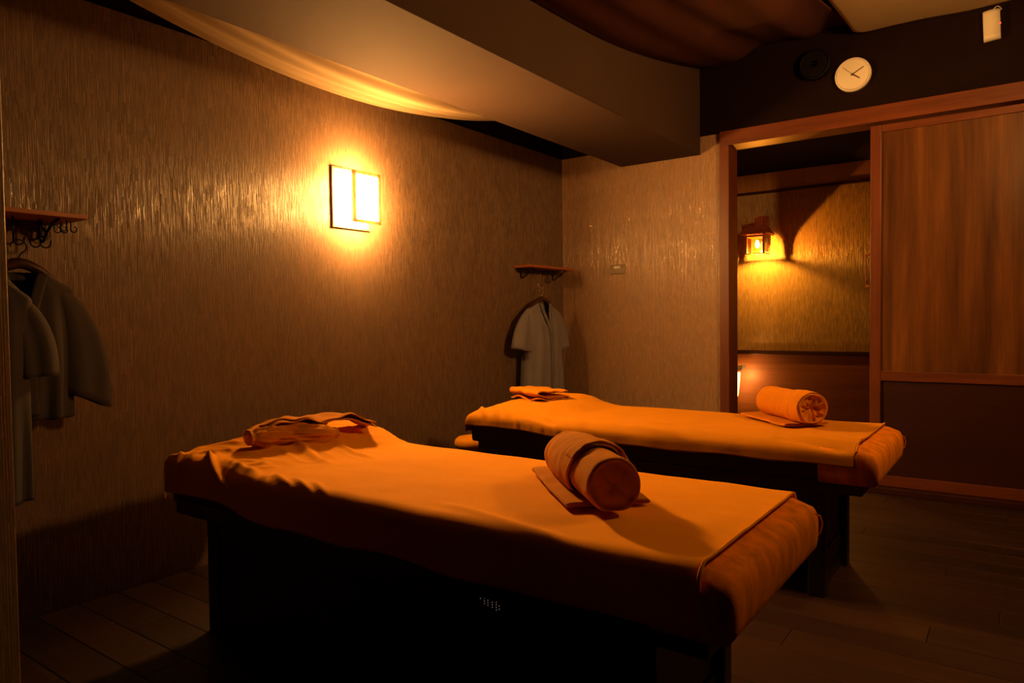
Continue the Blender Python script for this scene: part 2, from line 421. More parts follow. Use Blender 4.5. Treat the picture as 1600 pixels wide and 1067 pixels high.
# hall lantern: roofed wooden box with glass sides
lan = tag(empty('wall_lantern', (1.235, HY - .20, 1.79)), 'small red roofed lantern glowing on the hall wall', 'lantern')
hw = .072
for sx in (-1, 1):
    for sy in (-1, 1):
        box('post', (sx * hw - .008, sy * hw - .008, -.14), (sx * hw + .008, sy * hw + .008, .01), M['lantern'], lan, .002)
for zc in (.006,):
    for s in (-1, 1):
        box('rail', (-hw, s * hw - .006, zc - .008), (hw, s * hw + .006, zc + .008), M['lantern'], lan, .002)
        box('rail', (s * hw - .006, -hw, zc - .008), (s * hw + .006, hw, zc + .008), M['lantern'], lan, .002)
V = []; F = []
nn = 48
for zz in (-.142, -.138):
    for k in range(nn):
        a = 2 * math.pi * k / nn; c_, s_ = math.cos(a), math.sin(a); m_ = max(abs(c_), abs(s_))
        V.append((.066 * c_, .066 * s_, zz)); V.append(((hw + .008) * c_ / m_, (hw + .008) * s_ / m_, zz))
for k in range(nn):
    a, b = 2 * k, 2 * ((k + 1) % nn); o_ = 2 * nn
    F += [(a, a + 1, b + 1, b), (a + o_, b + o_, b + 1 + o_, a + 1 + o_), (a, b, b + o_, a + o_), (a + 1, a + 1 + o_, b + 1 + o_, b + 1)]
obj('bottom_plate', V, F, M['lantern'], lan)
for s in (-1, 1):
    box('glass_pane', (-hw + .008, s * hw - .001, -.125), (hw - .008, s * hw + .001, -.002), M['glass'], lan)
    box('glass_pane', (s * hw - .001, -hw + .008, -.125), (s * hw + .001, hw - .008, -.002), M['glass'], lan)
def roofv(h0, w0, h1, w1):
    return [(-w0, -w0 * .95, h0), (w0, -w0 * .95, h0), (w0, w0 * .95, h0), (-w0, w0 * .95, h0), (-w1, -w1 * .6, h1), (w1, -w1 * .6, h1), (w1, w1 * .6, h1), (-w1, w1 * .6, h1)]
BF = [(0, 3, 2, 1), (4, 5, 6, 7), (0, 1, 5, 4), (1, 2, 6, 5), (2, 3, 7, 6), (3, 0, 4, 7)]
rf = obj('roof', roofv(.022, .118, .085, .085), BF, M['lantern'], lan)
for k in range(9):
    xx = -.096 + .024 * k
    box('roof_slat', (xx - .004, -.118, .016), (xx + .004, .118, .024), M['lantern'], rf, .001)
box('roof_ridge', (-.095, -.016, .083), (.095, .016, .098), M['lantern'], rf, .003)
box('bracket', (-.02, -.02, .095), (.045, .180, .165), M['lantern'], lan, .004)
box('back_plate', (-.05, .178, -.06), (.05, .199, .20), M['lantern'], lan, .004)
disc_lathe('bulb', [(.003, -.062), (.013, -.052), (.019, -.036), (.014, -.012), (.009, .004)], M['bulb'], lan, 16, 'z', (0, 0, -.03))
ld = bpy.data.lights.new('lantern_light', 'POINT'); ld.energy = LANTERN_BULB; ld.color = (1, .38, .035); ld.shadow_soft_size = .012
lo = bpy.data.objects.new('lantern_light', ld); COL.objects.link(lo); lo.parent = lan; lo.location = (0, 0, -.114)

# hall floor lamp, mostly behind the door post
fl = tag(empty('floor_lamp', (1.035, 6.13, 0)), 'slim glowing white floor lamp just inside the doorway', 'lamp')
disc_lathe('base', [(.085, 0), (.085, .012), (.03, .022), (.008, .03)], M['iron'], fl, 24, 'z')
tube('stem', [(0, 0, .02), (0, 0, .2), (0, 0, .42)], .008, M['iron'], fl)
disc_lathe('shade', [(.012, .40), (.026, .45), (.036, .55), (.042, .635)], M['lampshade'], fl, 28, 'z')
obj('paper_cap', [(-.05, -.05, .645), (.07, -.05, .66), (.07, .05, .66), (-.05, .05, .645), (-.05, -.05, .69), (.075, -.05, .705), (.075, .05, .705), (-.05, .05, .69)], BF, M['white'], fl)
l2 = bpy.data.lights.new('floor_lamp_light', 'POINT'); l2.energy = FLOORLAMP_BULB; l2.color = WARM; l2.shadow_soft_size = .02
l2o = bpy.data.objects.new('floor_lamp_light', l2); COL.objects.link(l2o); l2o.parent = fl; l2o.location = (.06, 0, .60)

# ------------------------------------------------------------------ square wall sconce
def make_sconce(name, loc, rz, label, dim=1., pane='pane'):
    # local: +x away from the wall, y sideways, z up
    s = tag(empty(name, loc, rz), label, 'lamp')
    box('back_plate', (.001, -.125, -.157), (.012, .125, .157), M['white'], s)
    for a, b in ((-.135, -.122), (.122, .135)):
        box('back_frame', (0, a, -.165), (.013, b, .165), M['lampwood'], s, .002)
    for a, b in ((-.165, -.152), (.152, .165)):
        box('back_frame', (0, -.122, a), (.013, .122, b), M['lampwood'], s, .002)
    # front frame, shifted a little to one side like the photo shows
    fx0, fx1, c = .105, .122, .02
    for a, b in ((-.100, -.080), (.080, .100)):
        box('front_frame', (fx0, c + a, -.140), (fx1, c + b, .140), M['thinwood'], s, .002)
    for a, b in ((-.140, -.122), (.122, .140)):
        box('front_frame', (fx0, c - .08, a), (fx1, c + .08, b), M['thinwood'], s, .002)
    box('paper_pane', (fx0 + .004, c - .081, -.123), (fx0 + .012, c + .081, .123), M[pane], s)
    for yy in (-.07, .10):
        for zz in (-.128, .128):
            tube('rod', [(.008, yy, zz), (.06, yy, zz), (.11, yy, zz)], .0028, M['lampwood'], s, 6)
    for yy in (-.035, .055):
        disc_lathe('bulb', [(.010, -.055), (.020, -.04), (.024, 0), (.018, .035), (.006, .05)], M['bulb'], s, 16, 'z', (.058, yy, 0))
    l = bpy.data.lights.new('sconce_light', 'POINT'); l.energy = SCONCE_BULB * dim; l.color = WARM; l.shadow_soft_size = .03
    o = bpy.data.objects.new('sconce_light', l); COL.objects.link(o); o.parent = s; o.location = (.07, .01, 0)
    return s
make_sconce('wall_sconce', (0, 2.706, 1.800), 0, 'square white paper wall sconce glowing on the left wall')
make_sconce('wall_sconce', (XR, 3.30, 2.31), math.pi, 'matching square wall sconce on the wall right of the sliding door', RIGHT_DIM, 'pane_dim')

# ------------------------------------------------------------------ wall objects on the door wall
ck = tag(empty('wall_clock', (2.176, D + .004, 2.643)), 'round white wall clock with brown hands above the doorway', 'clock')
disc_lathe('case', [(.100, 0), (.106, .006), (.106, .026), (.103, .034), (.098, .036), (.092, .031)], M['white'], ck, 64)
disc_lathe('dial', [(.0925, .024), (.0925, .0312)], M['clockface'], ck, 64)
def hand(n, ang, ln, w, y):
    s, c = math.sin(R(ang)), math.cos(R(ang))
    d = Vector((s, 0, c)); p = Vector((c, 0, -s)); a = -d * ln * .16; b = d * ln
    V = []
    for yy in (-y, -y - .0012):
        for q in (a - p * w, a + p * w, b + p * w * .7, b - p * w * .7): V.append(q + Vector((0, yy, 0)))
    obj(n, V, BF, M['hand'], ck)
hand('hour_hand', 127, .052, .0042, .0325)
hand('minute_hand', 60.5, .073, .0034, .0345)
hand('second_hand', -47, .080, .0012, .0365)
disc_lathe('hub', [(.005, .031), (.005, .039), (.003, .040)], M['hand'], ck, 20)
spk = tag(empty('wall_speaker', (1.952, D + .004, 2.752)), 'round black wall speaker left of the white clock', 'speaker')
disc_lathe('case', [(.094, 0), (.096, .01), (.096, .045), (.090, .055), (.080, .052)], M['speaker'], spk, 48)
disc_lathe('cone', [(.079, .03), (.079, .050), (.05, .046), (.02, .052)], M['speaker'], spk, 48)
box('badge', (-.012, -.060, -.003), (.012, -.052, .003), M['chrome'], spk, .001)
dev = tag(empty('emergency_light', (2.904, D, 2.768)), 'small white box with red light high on the right', 'device')
def devfn(u, v):
    x = -.041 + .082 * u; z = -.082 + .160 * v
    return (x + .006 * (.5 - v), -.028 - .022 * math.sin(math.pi * (u * .85 + .1)) ** .7, z + .006 * u)
case = sheet('case', devfn, 16, 8, M['white'], dev)
bm = bmesh.new(); bm.from_mesh(case.data); ed = [e for e in bm.edges if e.is_boundary]
r_ = bmesh.ops.extrude_edge_only(bm, edges=ed)
for v in [g_ for g_ in r_['geom'] if isinstance(g_, bmesh.types.BMVert)]: v.co.y = 0.004
bm.to_mesh(case.data); bm.free()
disc_lathe('indicator', [(.0035, 0), (.0035, .004), (.001, .006)], M['led'], dev, 12, '-y', (.0415, -.034, 0))
tube('wire', [(-.02 + .062 * t, -.02 - .012 * math.sin(t * 3), .088 + .012 * math.sin(t * 6.0 + 3.4)) for t in [k / 14 for k in range(15)]] + [(.046, -.03, .082), (.040, -.034, .072)], .0022, M['white'], dev)
swt = tag(empty('thermostat', (.50, D, 1.50)), 'small grey thermostat plate on the door wall', 'thermostat')
box('plate', (-.063, -.012, -.037), (.063, 0, .037), M['greyplastic'], swt, .006, 3)
box('display', (-.028, -.0145, .006), (.022, -.010, .024), M['white'], swt, .001)
for xx in (-.03, .0, .03): box('button', (xx - .010, -.0155, -.022), (xx + .010, -.010, -.008), M['greyplastic'], swt, .001)
disc_lathe('screw', [(.006, .010), (.006, .014), (.002, .015)], M['chrome'], swt, 14, '-y', (.050, 0, .020))

# ------------------------------------------------------------------ shelves with hooks
def arc(c, r, a0, a1, n, plane='yz'):
    out = []
    for k in range(n + 1):
        a = R(a0 + (a1 - a0) * k / n)
        out.append((c[0], c[1] + r * math.cos(a), c[2] + r * math.sin(a)) if plane == 'yz' else (c[0] + r * math.cos(a), c[1], c[2] + r * math.sin(a)))
    return out
def double_hook(par, x, y, z, ln, name='double_hook', m=None):
    m = m or M['iron']
    st = tube(name, [(x, y, z), (x, y, z - ln * .5), (x, y, z - ln)], .0035, m, par)
    tube('prong', arc((x, y + .017, z - ln), .017, 180, 360, 10) + [(x, y + .036, z - ln + .012)], .0032, m, st)
    tube('prong', arc((x, y - .017, z - ln), .017, 0, -180, 10) + [(x, y - .036, z - ln + .012)], .0032, m, st)
    return st
sh1 = tag(empty('hook_shelf', (0, 1.0, 1.50)), 'orange wooden shelf with black iron hooks at the left edge', 'shelf')
box('board', (0, -.20, .014), (.2, .243, .031), M['shelfwood'], sh1, .002)
box('back_rail', (0, -.20, -.012), (.014, .16, .014), M['bedwood'], sh1, .002)
for yy in (-.12, .155):
    br = tube('bracket', [(.004, yy, .012), (.004, yy, -.05), (.012, yy, -.066), (.03, yy, -.06), (.06, yy, -.03), (.12, yy, .002), (.17, yy, .012)], .005, M['iron'], sh1)
    tube('scroll', arc((.03, yy, -.03), .018, 0, 330, 14, 'xz'), .0035, M['iron'], br)
    disc_lathe('finial', [(.004, .031), (.012, .034), (.012, .040), (.005, .045)], M['iron'], br, 14, 'z', (.02, yy, 0))
double_hook(sh1, .10, .03, .014, .085)
double_hook(sh1, .08, .125, .014, .088)
for yy, xx, s_ in ((.185, .05, 1), (.20, .12, -1), (.222, .10, 1), (.205, .06, 1)):
    tube('curl_hook', [(xx, yy, .014), (xx, yy, -.012)] + arc((xx, yy + s_ * .011, -.016), .011, 180 if s_ > 0 else 0, 440 if s_ > 0 else -260, 12), .0026, M['iron'], sh1)

sh2 = tag(empty('hook_shelf', (0, 4.58, 1.49)), 'orange wooden shelf in the far corner above grey robe', 'shelf')
box('board', (0, -.305, .012), (.155, .305, .030), M['shelfwood'], sh2, .002)
box('back_rail', (0, -.28, -.010), (.014, .28, .012), M['bedwood'], sh2, .002)
for yy in (-.22, .22):
    br = tube('bracket', [(.004, yy, .010), (.004, yy, -.06), (.02, yy, -.062), (.08, yy, -.02), (.13, yy, .010)], .005, M['iron'], sh2)
hk = double_hook(sh2, .10, -.10, .012, .135, m=M['chrome'])
for q in ((.036, -.11), (-.036, -.11)):
    disc_lathe('ball_tip', [(.002, -.006), (.006, -.003), (.006, .003), (.002, .006)], M['chrome'], hk, 12, 'z', (.10, -.10 + q[0], q[1]))
double_hook(sh2, .06, .06, .012, .085)

# ------------------------------------------------------------------ garments
def make_robe(name, loc, rz, label, hook_up, group=None, mat=None, band=None, hem=-.85, half=.20, slv=(.24, .30), flare=.06, seed=1, slant=0., sleeve_w=.12, drop=.022):
    """local: x lateral (shoulder to shoulder), -y front, z up; origin at the hanger neck"""
    mat = mat or M['robe']; band = band or M['robe_band']
    t = tag(empty(name, (loc[0], loc[1], loc[2] - drop), rz), label, 'robe', group)
    zt, zs = -.012, -.075                       # neck and shoulder tip heights
    def halfw(z):
        if z > zs: return .062 + (half - .062) * ((zt - z) / (zt - zs)) ** .8 if z < zt else .062
        k = (zs - z) / (zs - hem)
        return half - .012 * sstep(0, .25, k) + flare * k
    def thick(z): return .028 + .045 * sstep(0, .25, (zt - z)) + .012 * ((zs - z) if z < zs else 0)
    nu, nv = 72, 60
    V = []; F = []
    for j in range(nv + 1):
        z = zt + (hem - zt) * (j / nv) ** 1.25
        hw_, th = halfw(z), thick(z)
        for i in range(nu):
            a = 2 * math.pi * i / nu
            cx = math.copysign(abs(math.cos(a)) ** .75, math.cos(a)); sy = math.copysign(abs(math.sin(a)) ** .8, math.sin(a))
            k = max(0, (zs - z)) / (zs - hem)
            fold = .016 * k ** .7 * math.sin(cx * 13 + seed * 2 + .8 * math.sin(z * 5)) + .010 * nz(cx * 4 + seed, z * 3, seed)
            V.append((cx * hw_, sy * th + fold * (1 if abs(sy) > .2 else .4), z + .012 * nz(cx * 3, seed) * k))
    def keep(i, j):
        z = zt + (hem - zt) * ((j + .5) / nv) ** 1.25
        a = 2 * math.pi * (i + .5) / nu
        if math.sin(a) >= 0: return True                      # back
        cx = math.copysign(abs(math.cos(a)) ** .75, math.cos(a)) * halfw(z)
        vz = (z - (-.235)) / .225                              # V opening on the front
        return not (vz > 0 and abs(cx) < .07 * vz)
    for j in range(nv):
        for i in range(nu):
            if keep(i, j): F.append((j * nu + i, j * nu + (i + 1) % nu, (j + 1) * nu + (i + 1) % nu, (j + 1) * nu + i))
    o = obj('body', V, F, mat, t, (0, 0, 0), True)
    s = o.modifiers.new('thick', 'SOLIDIFY'); s.thickness = .003
    # sleeves
    for sd in (-1, 1):
        so, sl_ = slv
        n1, n2 = 24, 28
        V = []; F = []
        for j in range(n1 + 1):
            v = j / n1
            P0 = Vector((sd * (half - .09), 0, zs + .002)); P1 = Vector((sd * (half + .008), 0, zs - .028)); P2 = Vector((sd * (so + .04), 0, zs - sl_))
            c = P0 * (1 - v) ** 2 + P1 * (2 * v * (1 - v)) + P2 * v * v
            ax = ((P1 - P0) * (1 - v) + (P2 - P1) * v).normalized()
            up = Vector((-ax.z * sd, 0, ax.x * sd)).normalized()
            if up.x * sd < 0: up = -up
            wv = .036 + (sleeve_w - .036) * sstep(0, .9, v)
            for i in range(n2):
                a = 2 * math.pi * i / n2
                th = .020 + .026 * v + .006 * math.sin(3 * a + seed)
                off = up * (math.cos(a) * wv) + Vector((0, math.sin(a) * th, 0))
                off += Vector((0, .010 * math.sin(math.cos(a) * 6 + seed) * v, 0)) + ax * (slant * sd * math.cos(a) * .1 * v + .010 * nz(math.cos(a) * 2, seed, sd))
                V.append(c + off)
        for j in range(n1):
            for i in range(n2): F.append((j * n2 + i, j * n2 + (i + 1) % n2, (j + 1) * n2 + (i + 1) % n2, (j + 1) * n2 + i))
        so_ = obj('sleeve', V, F, mat, t, (0, 0, 0), True)
        s = so_.modifiers.new('thick', 'SOLIDIFY'); s.thickness = .003
    # collar bands on the front: two straps meeting in a V, then the overlap down to the hem
    def strap(n, p0, p1, w):
        def f(u, v):
            x = p0[0] + (p1[0] - p0[0]) * v; z = p0[1] + (p1[1] - p0[1]) * v
            y = -(thick(z) * .98 + .010)
            return (x + (u - .5) * w, y - .003 * math.cos((u - .5) * 2), z)
        q = sheet(n, f, 4, 24, band, t, .004); return q
    strap('collar_band', (-.064, zt - .005), (.012, -.245), .036)
    strap('collar_band', (.064, zt - .005), (-.006, -.245), .036)
    strap('front_band', (.006, -.235), (.012, hem + .02), .034)
    # hanger (a thing of its own)
    h = tag(empty('coat_hanger', loc, rz), label.replace('robe', 'hanger') if False else hook_up[0], 'hanger')
    pts = [(-half * .93 + half * 1.86 * k / 20, 0, -.002 - .108 * abs(-1 + k / 10) ** 1.6) for k in range(21)]
    tube('shoulder_bar', [(p[0], p[1], p[2]) for p in pts], .010, M['hangerwood'], h, 8, [.011 + .009 * math.sin(math.pi * k / 20) for k in range(21)])
    tube('hook', [(0, 0, -.015), (0, 0, .02), (.008, 0, .035)] + [(.0 + .024 * math.cos(R(a)), 0, .058 + .024 * math.sin(R(a))) for a in range(-50, 200, 20)], .0024, M['iron'] if not hook_up[1] else M['chrome'], h)
    return t
# robe in the far corner, facing the room
make_robe('robe', (.105, 4.485, 1.275), R(90), 'grey short sleeved robe with crossed collar in the far corner', ('dark hanger holding the far corner robe', True),
          hem=-.98, half=.215, slv=(.235, .285), flare=.05, seed=3, sleeve_w=.105)
# the two robes at the left edge
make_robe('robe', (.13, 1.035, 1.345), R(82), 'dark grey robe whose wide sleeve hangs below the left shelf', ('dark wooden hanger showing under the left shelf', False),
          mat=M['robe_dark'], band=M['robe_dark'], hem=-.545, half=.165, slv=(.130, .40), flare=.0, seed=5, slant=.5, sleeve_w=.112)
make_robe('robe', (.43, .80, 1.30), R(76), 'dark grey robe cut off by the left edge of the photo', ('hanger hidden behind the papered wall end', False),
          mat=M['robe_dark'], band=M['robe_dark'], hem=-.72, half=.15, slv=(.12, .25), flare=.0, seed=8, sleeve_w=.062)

# ------------------------------------------------------------------ massage beds
T, B = .625, .475
def make_bed(x0, x1, y0, y1, label, head_post=.125, gap=True, near_in=0.):
    b = tag(empty('massage_bed', (x0, y0, 0)), label, 'massage bed')
    Lx, W = x1 - x0, y1 - y0
    # mattress: rounded slab in an orange plush cover
    bm = bmesh.new(); bmesh.ops.create_cube(bm, size=1)
    for v in bm.verts: v.co = Vector((Lx / 2 + v.co.x * Lx, W / 2 + v.co.y * W, (T - .014 + B) / 2 + v.co.z * (T - .014 - B)))
    bmesh.ops.subdivide_edges(bm, edges=[e for e in bm.edges if abs(e.verts[0].co.x - e.verts[1].co.x) > .5], cuts=40, use_grid_fill=True)
    bmesh.ops.subdivide_edges(bm, edges=[e for e in bm.edges if abs(e.verts[0].co.y - e.verts[1].co.y) > .3], cuts=22, use_grid_fill=True)
    bmesh.ops.subdivide_edges(bm, edges=[e for e in bm.edges if abs(e.verts[0].co.z - e.verts[1].co.z) > .1], cuts=8, use_grid_fill=True)
    rt, rb = .055, .010
    for v in bm.verts:
        x, y, z = v.co
        r = .018; rv = rt if z > (T + B) / 2 else rb
        lo = Vector((r, r, B + rb)); hi = Vector((Lx - r, W - r, T - .014 - rt))
        c = Vector((min(max(x, lo.x), hi.x), min(max(y, lo.y), hi.y), min(max(z, lo.z), hi.z)))
        d = v.co - c; d = Vector((d.x / r, d.y / r, d.z / rv))
        if d.length > 1e-6:
            s_ = max(abs(d.x), abs(d.y), abs(d.z)) / d.length
            v.co = c + Vector((d.x * r, d.y * r, d.z * rv)) * s_
        if x > Lx * .5: v.co.x += .020 * math.sin(math.pi * (.22 + .68 * min(1, max(0, (z - B) / (T - B))))) * sstep(Lx - .15, Lx, x)
        if y < W / 2: v.co.y += near_in * (1 - sstep(.15, .7, x)) * (1 - y / (W / 2))
        v.co.y += (.006 * math.sin(math.pi * (z - B) / (T - B))) * (1 if y > W / 2 else -1) * sstep(W / 2 - .1, W / 2, abs(y - W / 2))
    bm2 = bm.copy(); bm2.normal_update()
    bmesh.ops.delete(bm2, geom=[f for f in bm2.faces if f.calc_center_median().x < Lx - .17], context='FACES')
    nrm = {v: v.normal.copy() for v in bm2.verts}
    for v in bm2.verts: v.co += nrm[v] * .004
    mt = from_bm('mattress', bm, M['leather'], b, (0, 0, 0), True)
    from_bm('foot_cover', bm2, M['fuzzy'], b, (0, 0, 0), True)
    tube('piping', [(.03, .016, B + .006), (Lx * .5, .012, B + .006), (Lx - .03, .016, B + .006), (Lx - .006, .04, B + .006), (Lx - .004, W / 2, B + .006), (Lx - .006, W - .04, B + .006), (Lx - .03, W - .016, B + .006)], .005, M['leather'], mt, 6)
    tube('cover_loop', [(Lx + .012, W - .045, .585), (Lx + .026, W - .018, .572), (Lx + .030, W - .008, .55), (Lx + .026, W - .014, .525), (Lx + .012, W - .04, .51)], .0022, M['fuzzy'], b, 6)
    box('base_board', (.03, .02, B - .045), (Lx - .035, W - .02, B), M['bedwood'], b, .006)
    yn, yf = .065 + near_in, W - .20
    for yy in (yn, yf):
        box('side_rail', (.20, yy, B - .115), (Lx - .18, yy + .03, B - .045), M['bedwood'], b, .003)
    box('side_panel', (head_post + .06, yn + .006, 0), (.92, yn + .024, B - .10), M['bedwood'], b)
    box('side_panel', (head_post + .06, yf + .006, 0), (1.0 if gap else 1.3, yf + .024, B - .10), M['bedwood'], b)  # far side panels added to keep the space under the bed dark
    box('side_panel', (1.25, yf + .006, 0), (Lx - .22, yf + .024, B - .10), M['bedwood'], b)
    box('end_panel', (head_post + .02, yn + .05, 0), (head_post + .04, yf, B - .10), M['bedwood'], b)
    box('end_panel', (Lx - .22, yn + .05, 0), (Lx - .20, yf, B - .10), M['bedwood'], b)  # foot panel added to block light leaking under the bed
    for xx in (head_post, Lx - .24):
        for yy in (yn, yf):
            box('leg', (xx, yy - .005, 0), (xx + .065, yy + .055, B - .045), M['bedwood'], b, .004)
        if xx > 1: box('stretcher', (xx + .018, yn + .05, .10), (xx + .048, yf, .16), M['bedwood'], b, .003)
    return b
make_bed(.535, 2.588, 1.332, 2.06, 'near massage bed with dark trestle base and orange plush cover', gap=False, near_in=.022)
make_bed(.69, 2.608, 2.90, 3.60, 'far massage bed beside the doorway with dark trestle base')

def make_blanket(x0, xf, y0, y1, mat, label, over_n, over_f, over_h, ridges, seed, rough_head, hump=.05, r=.055, bulge=0.):
    W = y1 - y0
    top = W - 2 * r; aq = r * math.pi / 2
    lenb = over_n + aq + top + aq + over_f
    lenh = over_h + aq
    lena = lenh + (xf - x0 - r)
    nu, nv = 260, 130
    def prof(s, o1, flat):            # distance along the cloth -> (position, drop)
        if s < o1: return 0., r + (o1 - s)
        s -= o1
        if s < aq: return r - r * math.cos(s / r), r - r * math.sin(s / r)
        return r + (s - aq), 0.
    def fn(u, v):
        sa = lena * u; sb = lenb * v
        px, dx = prof(sa, over_h, 0)
        py, dy = prof(sb, over_n, 0)
        if sb > lenb / 2:
            qy, dy = prof(lenb - sb, over_f, 0); py = W - qy
        x, y = px, py
        drop = (dx ** 3 + dy ** 3) ** (1 / 3)
        tn = max(0., 1 - drop / .06)
        yn_ = py / W
        hz = hump * (1 - sstep(.30, .56, x)) * (.35 + .65 * sstep(.0, .75, yn_)) * (1 - .22 * (1 - sstep(0, .12, x)))
        z = T + hz - drop
        # soft unevenness
        w = .0045 * nz(x * 3 + seed, y * 5, seed) + .0025 * nz(x * 9, y * 14, seed + 4)
        head = (1 - sstep(.35, .75, x))
        w += rough_head * head * (.013 * (1 - abs(nz(x * 7 + y * 3 + seed, y * 13 - x * 4, 2))) ** 6)
        edge = max(0., 1 - abs(sb - over_n - aq * .5) / .13)
        w += edge * (.12 + .88 * (1 - sstep(.5, 1.1, x))) * (.007 * nz(x * 11 + y * 16 + seed, 2.) + .004 * nz(x * 30 + y * 30, 5.))
        for (ax, ay, bx, by, hh, wd) in ridges:
            abx, aby = bx - ax, by - ay; q = abx * abx + aby * aby
            # ridges live on the unrolled cloth: s coordinates measured from the near top edge
            cxs, cys = x, (sb - over_n - aq)
            tt = ((cxs - ax) * abx + (cys - ay) * aby) / q
            if -.1 < tt < 1.1:
                d = ((cxs - ax - tt * abx) ** 2 + (cys - ay - tt * aby) ** 2) ** .5
                e = sstep(-.1, .2, tt) * (1 - sstep(.75, 1.1, tt))
                w += 1.25 * hh * e * math.exp(-(d / (wd * .8)) ** 2)
        side = 1 - tn
        z += w * (.4 + .6 * tn) + .004
        y += (-1 if yn_ < .5 else 1) * (w * side * (dy > .01) + (.007 if yn_ < .5 else .003) * (dy > 0) * min(1, dy / .03))
        y -= bulge * sstep(.15, .7, x) * (1 - .35 * sstep(1.7, 2.05, x)) * (1 - sstep(.0, .35, yn_))
        if dx > .0: x -= (w * side + .007 * min(1, dx / .03))
        # wavy hem
        if dy > r: z += .016 * nz(x * 4, seed + 1.) * min(1, (dy - r) / .05)
        fe = sstep(lena - .035, lena - .008, sa)
        z += .0005 * fe
        return (x0 + x, y0 + y, z)
    o = sheet('blanket', fn, nu, nv, mat, None, .005)
    tag(o, label, 'blanket')
    hem = [fn(1., k / 120) for k in range(8, 104)]
    tube('hem', [(p[0] + .001, p[1], p[2] + .001) for p in hem], .0042, mat, o, 6)
    return o
RIDGE1 = [(.02, .06, .30, .34, .008, .018), (.05, .12, .40, .50, .007, .016), (.12, .02, .36, .20, .008, .018), (.05, -.005, .10, -.09, .012, .012),
          (.20, .00, .46, -.10, .026, .012), (.40, .07, .35, .0, .007, .011), (.46, .08, .41, .0, .007, .010), (.50, .08, .48, .01, .006, .010),
          (.38, .0, .52, .0, .006, .012), (.58, .02, .76, -.035, .008, .011), (.68, .02, .86, -.04, .008, .011), (.78, .02, .92, -.035, .006, .010),
          (1.25, .05, 1.75, -.03, .005, .02), (.30, .28, .62, .20, .008, .022), (.38, .40, .66, .36, .007, .018), (.10, .30, .30, .46, .007, .015), (.06, .22, .26, .40, .006, .014)]
make_blanket(.530, 2.546, 1.348, 2.068, M['orange'], 'orange fleece blanket draped over the near massage bed, wrinkled at the head', .105, .05, .09, RIDGE1, 1.3, .45, .060, .036, .030)
RIDGE2 = [(.02, .02, .12, -.06, .010, .014), (.08, .02, .20, -.06, .010, .014), (.15, .02, .27, -.05, .008, .014), (.32, -.01, .55, -.05, -.010, .02),
          (1.55, .0, 1.85, -.05, -.012, .022), (1.65, .10, 1.93, .02, .008, .02), (1.60, .04, 1.92, -.02, .008, .016), (.9, -.02, 1.2, -.05, .006, .02)]
make_blanket(.682, 2.556, 2.893, 3.608, M['orange2'], 'red orange fleece blanket smooth over the far massage bed', .030, .05, .06, RIDGE2, 4.7, .25, .050)

# ------------------------------------------------------------------ towels
def spiral_roll(name, turns, Rr, ln, mat, parent, seed, thick=.011, wob=.004, flat=.0, z0=0.):
    """roll lying along local x, resting on z = 0"""
    nt_, nl = int(turns * 34), 26
    def fn(u, v):
        a = turns * 2 * math.pi * u
        rad = .010 + (Rr - .010) * u
        x = (v - .5) * ln + .010 * math.sin(a * .5 + seed) * (1 if v > .5 else -1) * abs(v - .5) * 2
        rad += wob * nz(a * 1.2, v * 5, seed) + .6 * wob * nz(a * 3, v * 14, seed + 3)
        # softer at the mouth
        rad -= .006 * sstep(.90, 1., abs(v - .5) * 2)
        ph = a - turns * 2 * math.pi - R(100)
        y, z = rad * math.cos(ph), rad * math.sin(ph)
        z = max(z, -Rr * .93)
        return (x, y, z + Rr * .95 + z0)
    return sheet(name, fn, nt_, nl, mat, parent, thick)
def band(name, R0, xa, xb, mat, parent, seed, tilt, z0=0., zc=.07, tail=True):
    def fn(u, v):
        a = R(-95) + u * R(375)
        x = xa + (xb - xa) * v + tilt * math.sin(a) + .008 * nz(u * 8, v * 2, seed)
        rr = R0 + .004 + .0035 * nz(u * 9, v * 6, seed + 2) + .003 * math.sin(v * math.pi) + .004 * u
        y, z = rr * math.cos(a), rr * math.sin(a)
        z = max(z, -R0 * .92)
        return (x, y, z + zc + z0)
    return sheet(name, fn, 70, 14, mat, parent, .005)
def folded(name, poly, ln, mat, parent, seed, thick=.007, wob=.004, bend=None, slump=0.):
    """strip with cross-section polyline (y, z), rounded, extruded along local x"""
    pts = [Vector((0, p[0], p[1])) for p in poly]
    for _ in range(3):                                   # Chaikin rounding
        q = [pts[0]]
        for a, b in zip(pts, pts[1:]): q += [a * .75 + b * .25, a * .25 + b * .75]
        q.append(pts[-1]); pts = q
    n = len(pts) - 1; nl = 40
    def fn(u, v):
        p = pts[min(n, round(u * n))]
        x = (v - .5) * ln
        e = abs(v - .5) * 2
        y = p.y + wob * 1.5 * nz(x * 9, p.y * 12, seed) ; z = p.z + wob * nz(x * 14 + seed, p.y * 16, p.z * 20)
        z -= slump * max(0, e - .7) * p.z
        x += .012 * nz(p.y * 10, p.z * 30, seed + 5) * e
        o = Vector((x, y, z))
        if bend: o = bend(o)
        return tuple(o)
    return sheet(name, fn, n, nl, mat, parent, thick)
zt1 = T + .010
AX = math.atan2(-.70, .715)
